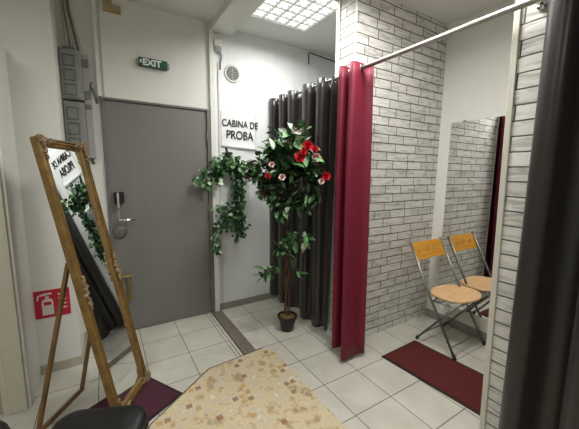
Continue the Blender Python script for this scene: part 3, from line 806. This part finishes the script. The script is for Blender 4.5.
fs = empty('fire_sign', (-.37, 2.7, .53), 'red fire extinguisher sign low on the white wall behind the mirror stand', 'sign')
def sp_(x, z): return (-.474+.207*x, 2.694, .43+.207*z)
MB().box(-.474, 2.694, .43, -.267, 2.699, .637).build('plate', M['sign_red'], fs, bevel=.001)
pg = MB()
def sh(pts): pg.prism([(sp_(x, z)[0], 2.6935, sp_(x, z)[1+1]) for x, z in pts], (0, .0008, 0))
sh([(.20, .10), (.52, .10), (.52, .58), (.47, .68), (.25, .68), (.20, .58)])
sh([(.31, .70), (.41, .70), (.41, .78), (.31, .78)])
sh([(.12, .80), (.50, .84), (.50, .90), (.28, .90), (.10, .84)])
sh([(.06, .66), (.11, .66), (.15, .82), (.10, .84)])
for k in range(4):
    z = .26+k*.15
    sh([(.66, z+.10), (.74, z+.02), (.86, z), (.94, z+.06), (.86, z+.05), (.76, z+.08), (.70, z+.14)])
pg.build('pictogram', M['sign_white'], fs)
MB().box(-.474+.207*.26, 2.6925, .43+.207*.46, -.474+.207*.47, 2.6936, .43+.207*.58).build('pictogram_band', M['sign_red'], fs)

# ------------------------------------------------------------ fittings on the walls
sn = empty('alarm_sensor', (1.03, YW, 2.70), 'white alarm sensor box high on the wall right of the door', 'sensor')
MB().box(.985, YW-.055, 2.655, 1.065, YW, 2.765).build('housing', M['plastic_white'], sn, bevel=.014, seg=3)
MB().box(.995, YW-.062, 2.665, 1.055, YW-.05, 2.70).build('lens', M['plastic_grey'], sn, bevel=.006)
MB().tube([(1.055, YW-.02, 2.66), (1.075, YW-.02, 2.62), (1.06, YW-.014, 2.56), (1.055, YW-.012, 2.50)], .008, 8).build('cable', M['plastic_grey'], sn, smooth=True)
tag(MB().box(1.03, YW-.012, .08, 1.046, YW, 2.56).build('cable_trunking', M['plastic_white'], bevel=.002), 'thin white cable trunking running down the wall below the alarm sensor', 'trunking')
vt = empty('wall_vent', (1.185, YW, 2.485), 'round white ventilation grille on the wall above the notice', 'vent')
RX90 = Matrix.Rotation(pi/2, 3, 'X')
MB().lathe((1.185, YW, 2.485), [(.068, 0), (.086, 0), (.088, .006), (.080, .014), (.068, .012), (.068, 0)], n=36, R=RX90, caps=False).build('rim', M['plastic_white'], vt, smooth=False)
MB().lathe((1.185, YW, 2.485), [(0, .001), (.070, .001), (.070, .004), (0, .0045)], n=36, R=RX90).build('grille', M['vent_dark'], vt)
vb = MB()
for k in range(-3, 4):
    z = 2.485+k*.017; hw = math.sqrt(.068**2-(k*.017)**2)
    vb.box(1.185-hw, YW-.011, z-.003, 1.185+hw, YW-.003, z+.003)
vb.box(1.181, YW-.012, 2.418, 1.189, YW-.003, 2.552)
vb.build('slats', M['plastic_grey'], vt)

wr = MB().tube([(2.115, YW-.012, 2.745), (2.112, YW-.014, 2.86), (2.12, YW-.02, 2.872), (2.25, YW-.012, 2.865), (2.46, YW-.012, 2.85), (2.78, YW-.012, 2.83)], .006, 8)
tag(wr.build('loose_cable', M['black'], smooth=True), 'thin dark loose cable high on the wall above the grey curtain', 'cable')
tag(MB().box(.085, YW-.045, 2.775, .21, YW-.016, 2.83).box(.085, YW-.052, 2.83, .15, YW-.016, 2.875).build('wooden_block', M['cardboard'], bevel=.002), 'small tan wooden block near the ceiling at the top corner of the door panel', 'block')

el = empty('electrical_cabinet', (-.15, YW, 2.0), 'old grey two-door electrical cabinet in the wall recess above the mirror', 'cabinet')
x0, x1 = -.228, -.085
for z0, z1 in ((2.045, 2.415), (1.63, 2.03)):
    MB().box(x0, 2.965, z0, x1, YW, z1).build('housing', M['cabinet_metal'], el, bevel=.004)
    dr_ = MB().box(x0+.008, 2.957, z0+.01, x1-.022, 2.966, z1-.01).build('door', M['cabinet_metal'], el, bevel=.003)
    hh = z1-z0
    for k in range(3):
        za = z0+.03+k*(hh-.05)/3
        f = MB(); xa, xb, zb_ = x0+.024, x1-.045, za+(hh-.05)/3-.025
        for bx in ((xa, za, xb, za+.006), (xa, zb_-.006, xb, zb_), (xa, za, xa+.006, zb_), (xb-.006, za, xb, zb_)): f.box(bx[0], 2.951, bx[1], bx[2], 2.958, bx[3])
        f.build('raised_panel', M['cabinet_dark'], dr_)
MB().box(x1, 2.985, 1.60, x1+.05, YW, 2.40).build('side_channel', M['plastic_grey'], el, bevel=.003)
MB().box(x1, 2.975, 2.30, x1+.045, YW, 2.36).build('terminal_box', M['cabinet_dark'], el, bevel=.004)
MB().box(x1, 2.975, 2.06, x1+.04, YW, 2.12).build('terminal_box', M['cabinet_dark'], el, bevel=.004)
MB().box(x1, 2.975, 1.985, x1+.045, YW, 2.02).build('terminal_box', M['cabinet_dark'], el, bevel=.004)
MB().tube([(x1+.055, 3.0, 2.20), (x1+.05, 2.98, 2.16), (x1+.075, 2.97, 2.10), (x1+.085, 3.0, 2.04)], .010, 8).tube([(x1+.035, 3.0, 2.14), (x1+.065, 2.96, 2.13), (x1+.08, 3.0, 2.08)], .007, 8).build('cable_loop', M['cabinet_dark'], el, smooth=True)
MB().tube([(x1+.01, YW-.02, 1.62), (x1+.03, YW-.03, 1.55)], .012, 8).build('cable_gland', M['cabinet_dark'], el, smooth=True)
MB().box(x0+.03, 2.985, 2.415, x1-.03, YW-.01, 2.435).build('cable_entry', M['cabinet_dark'], el, bevel=.004)
for k in range(5):
    xx = x0+.05+k*.016
    MB().tube([(xx+.01*k, YW-.03, 2.43), (xx+.004*k, YW-.035, 2.55), (xx-.01-.002*k, YW-.02-.006*k, 2.72), (xx-.02, YW-.02, CZ)], .005 if k != 3 else .009, 8).build('cable', M['cable' if k % 2 else 'casing'], el, smooth=True)

# ------------------------------------------------------------ black padded stools in the foreground
def rounded(cx, cy, hx, hy, r, n=8):
    out = []
    for (sx, sy, a0) in ((1,1,0), (-1,1,90), (-1,-1,180), (1,-1,270)):
        for k in range(n+1):
            t = radians(a0+90*k/n); out.append((cx+sx*(hx-r)+r*cos(t), cy+sy*(hy-r)+r*sin(t)))
    return out
def stool(cx, cy, ang, label):
    r = empty('padded_stool', (cx, cy, 0), label, 'stool', 'black padded stools')
    Rm = Matrix.Rotation(ang, 3, 'Z')
    def ringed(prof, name, m, hx, hy, rad):
        b = MB(); rs = []
        for ins, z in prof:
            rs.append([b.b.verts.new(Vector((cx, cy, 0))+Rm @ Vector((x, y, z))) for x, y in rounded(0, 0, hx-ins, hy-ins, max(.01, rad-ins))])
        for A, B in zip(rs, rs[1:]):
            m_ = len(A)
            for k in range(m_): b.b.faces.new((A[k], A[(k+1)%m_], B[(k+1)%m_], B[k]))
        b.b.faces.new(rs[0][::-1]); b.b.faces.new(rs[-1])
        return b.build(name, m, r, smooth=True)
    ringed([(.01, .375), (0, .385), (0, .415), (.006, .420), (.0, .425), (.0, .445), (.010, .462), (.035, .470), (.09, .474)], 'cushion', M['leather'], .185, .185, .085)
    ringed([(.02, .345), (.012, .35), (.012, .372), (.02, .376)], 'seat_base', M['black'], .185, .185, .085)
    b = MB(); pts = [Vector((cx, cy, .421))+Rm @ Vector((x, y, 0)) for x, y in rounded(0, 0, .187, .187, .085)]
    b.tube(pts+[pts[0]], .004, 6, caps=False); b.build('piping', M['leather'], r, smooth=True)
    for sx in (-1, 1):
        for sy in (-1, 1):
            p = Vector((cx, cy, 0))
            MB().tube([p+Rm @ Vector((sx*.13, sy*.13, .35)), p+Rm @ Vector((sx*.15, sy*.15, .001))], .013, 10).build('leg', M['chrome'], r, smooth=True)
stool(-.115, 1.285, radians(-24), 'black padded stool in front of the standing mirror')
stool(-.56, 1.42, radians(10), 'black padded stool cut off by the left edge of the picture')

# ------------------------------------------------------------ world and view
wd = bpy.data.worlds.new('world'); S.world = wd; wd.use_nodes = True
wd.node_tree.nodes['Background'].inputs[0].default_value = (.8, .85, .9, 1); wd.node_tree.nodes['Background'].inputs[1].default_value = .15
S.view_settings.view_transform = 'Standard'; S.view_settings.look = 'None'; S.view_settings.exposure = 0.27; S.view_settings.gamma = 1
S.view_settings.use_curve_mapping = False
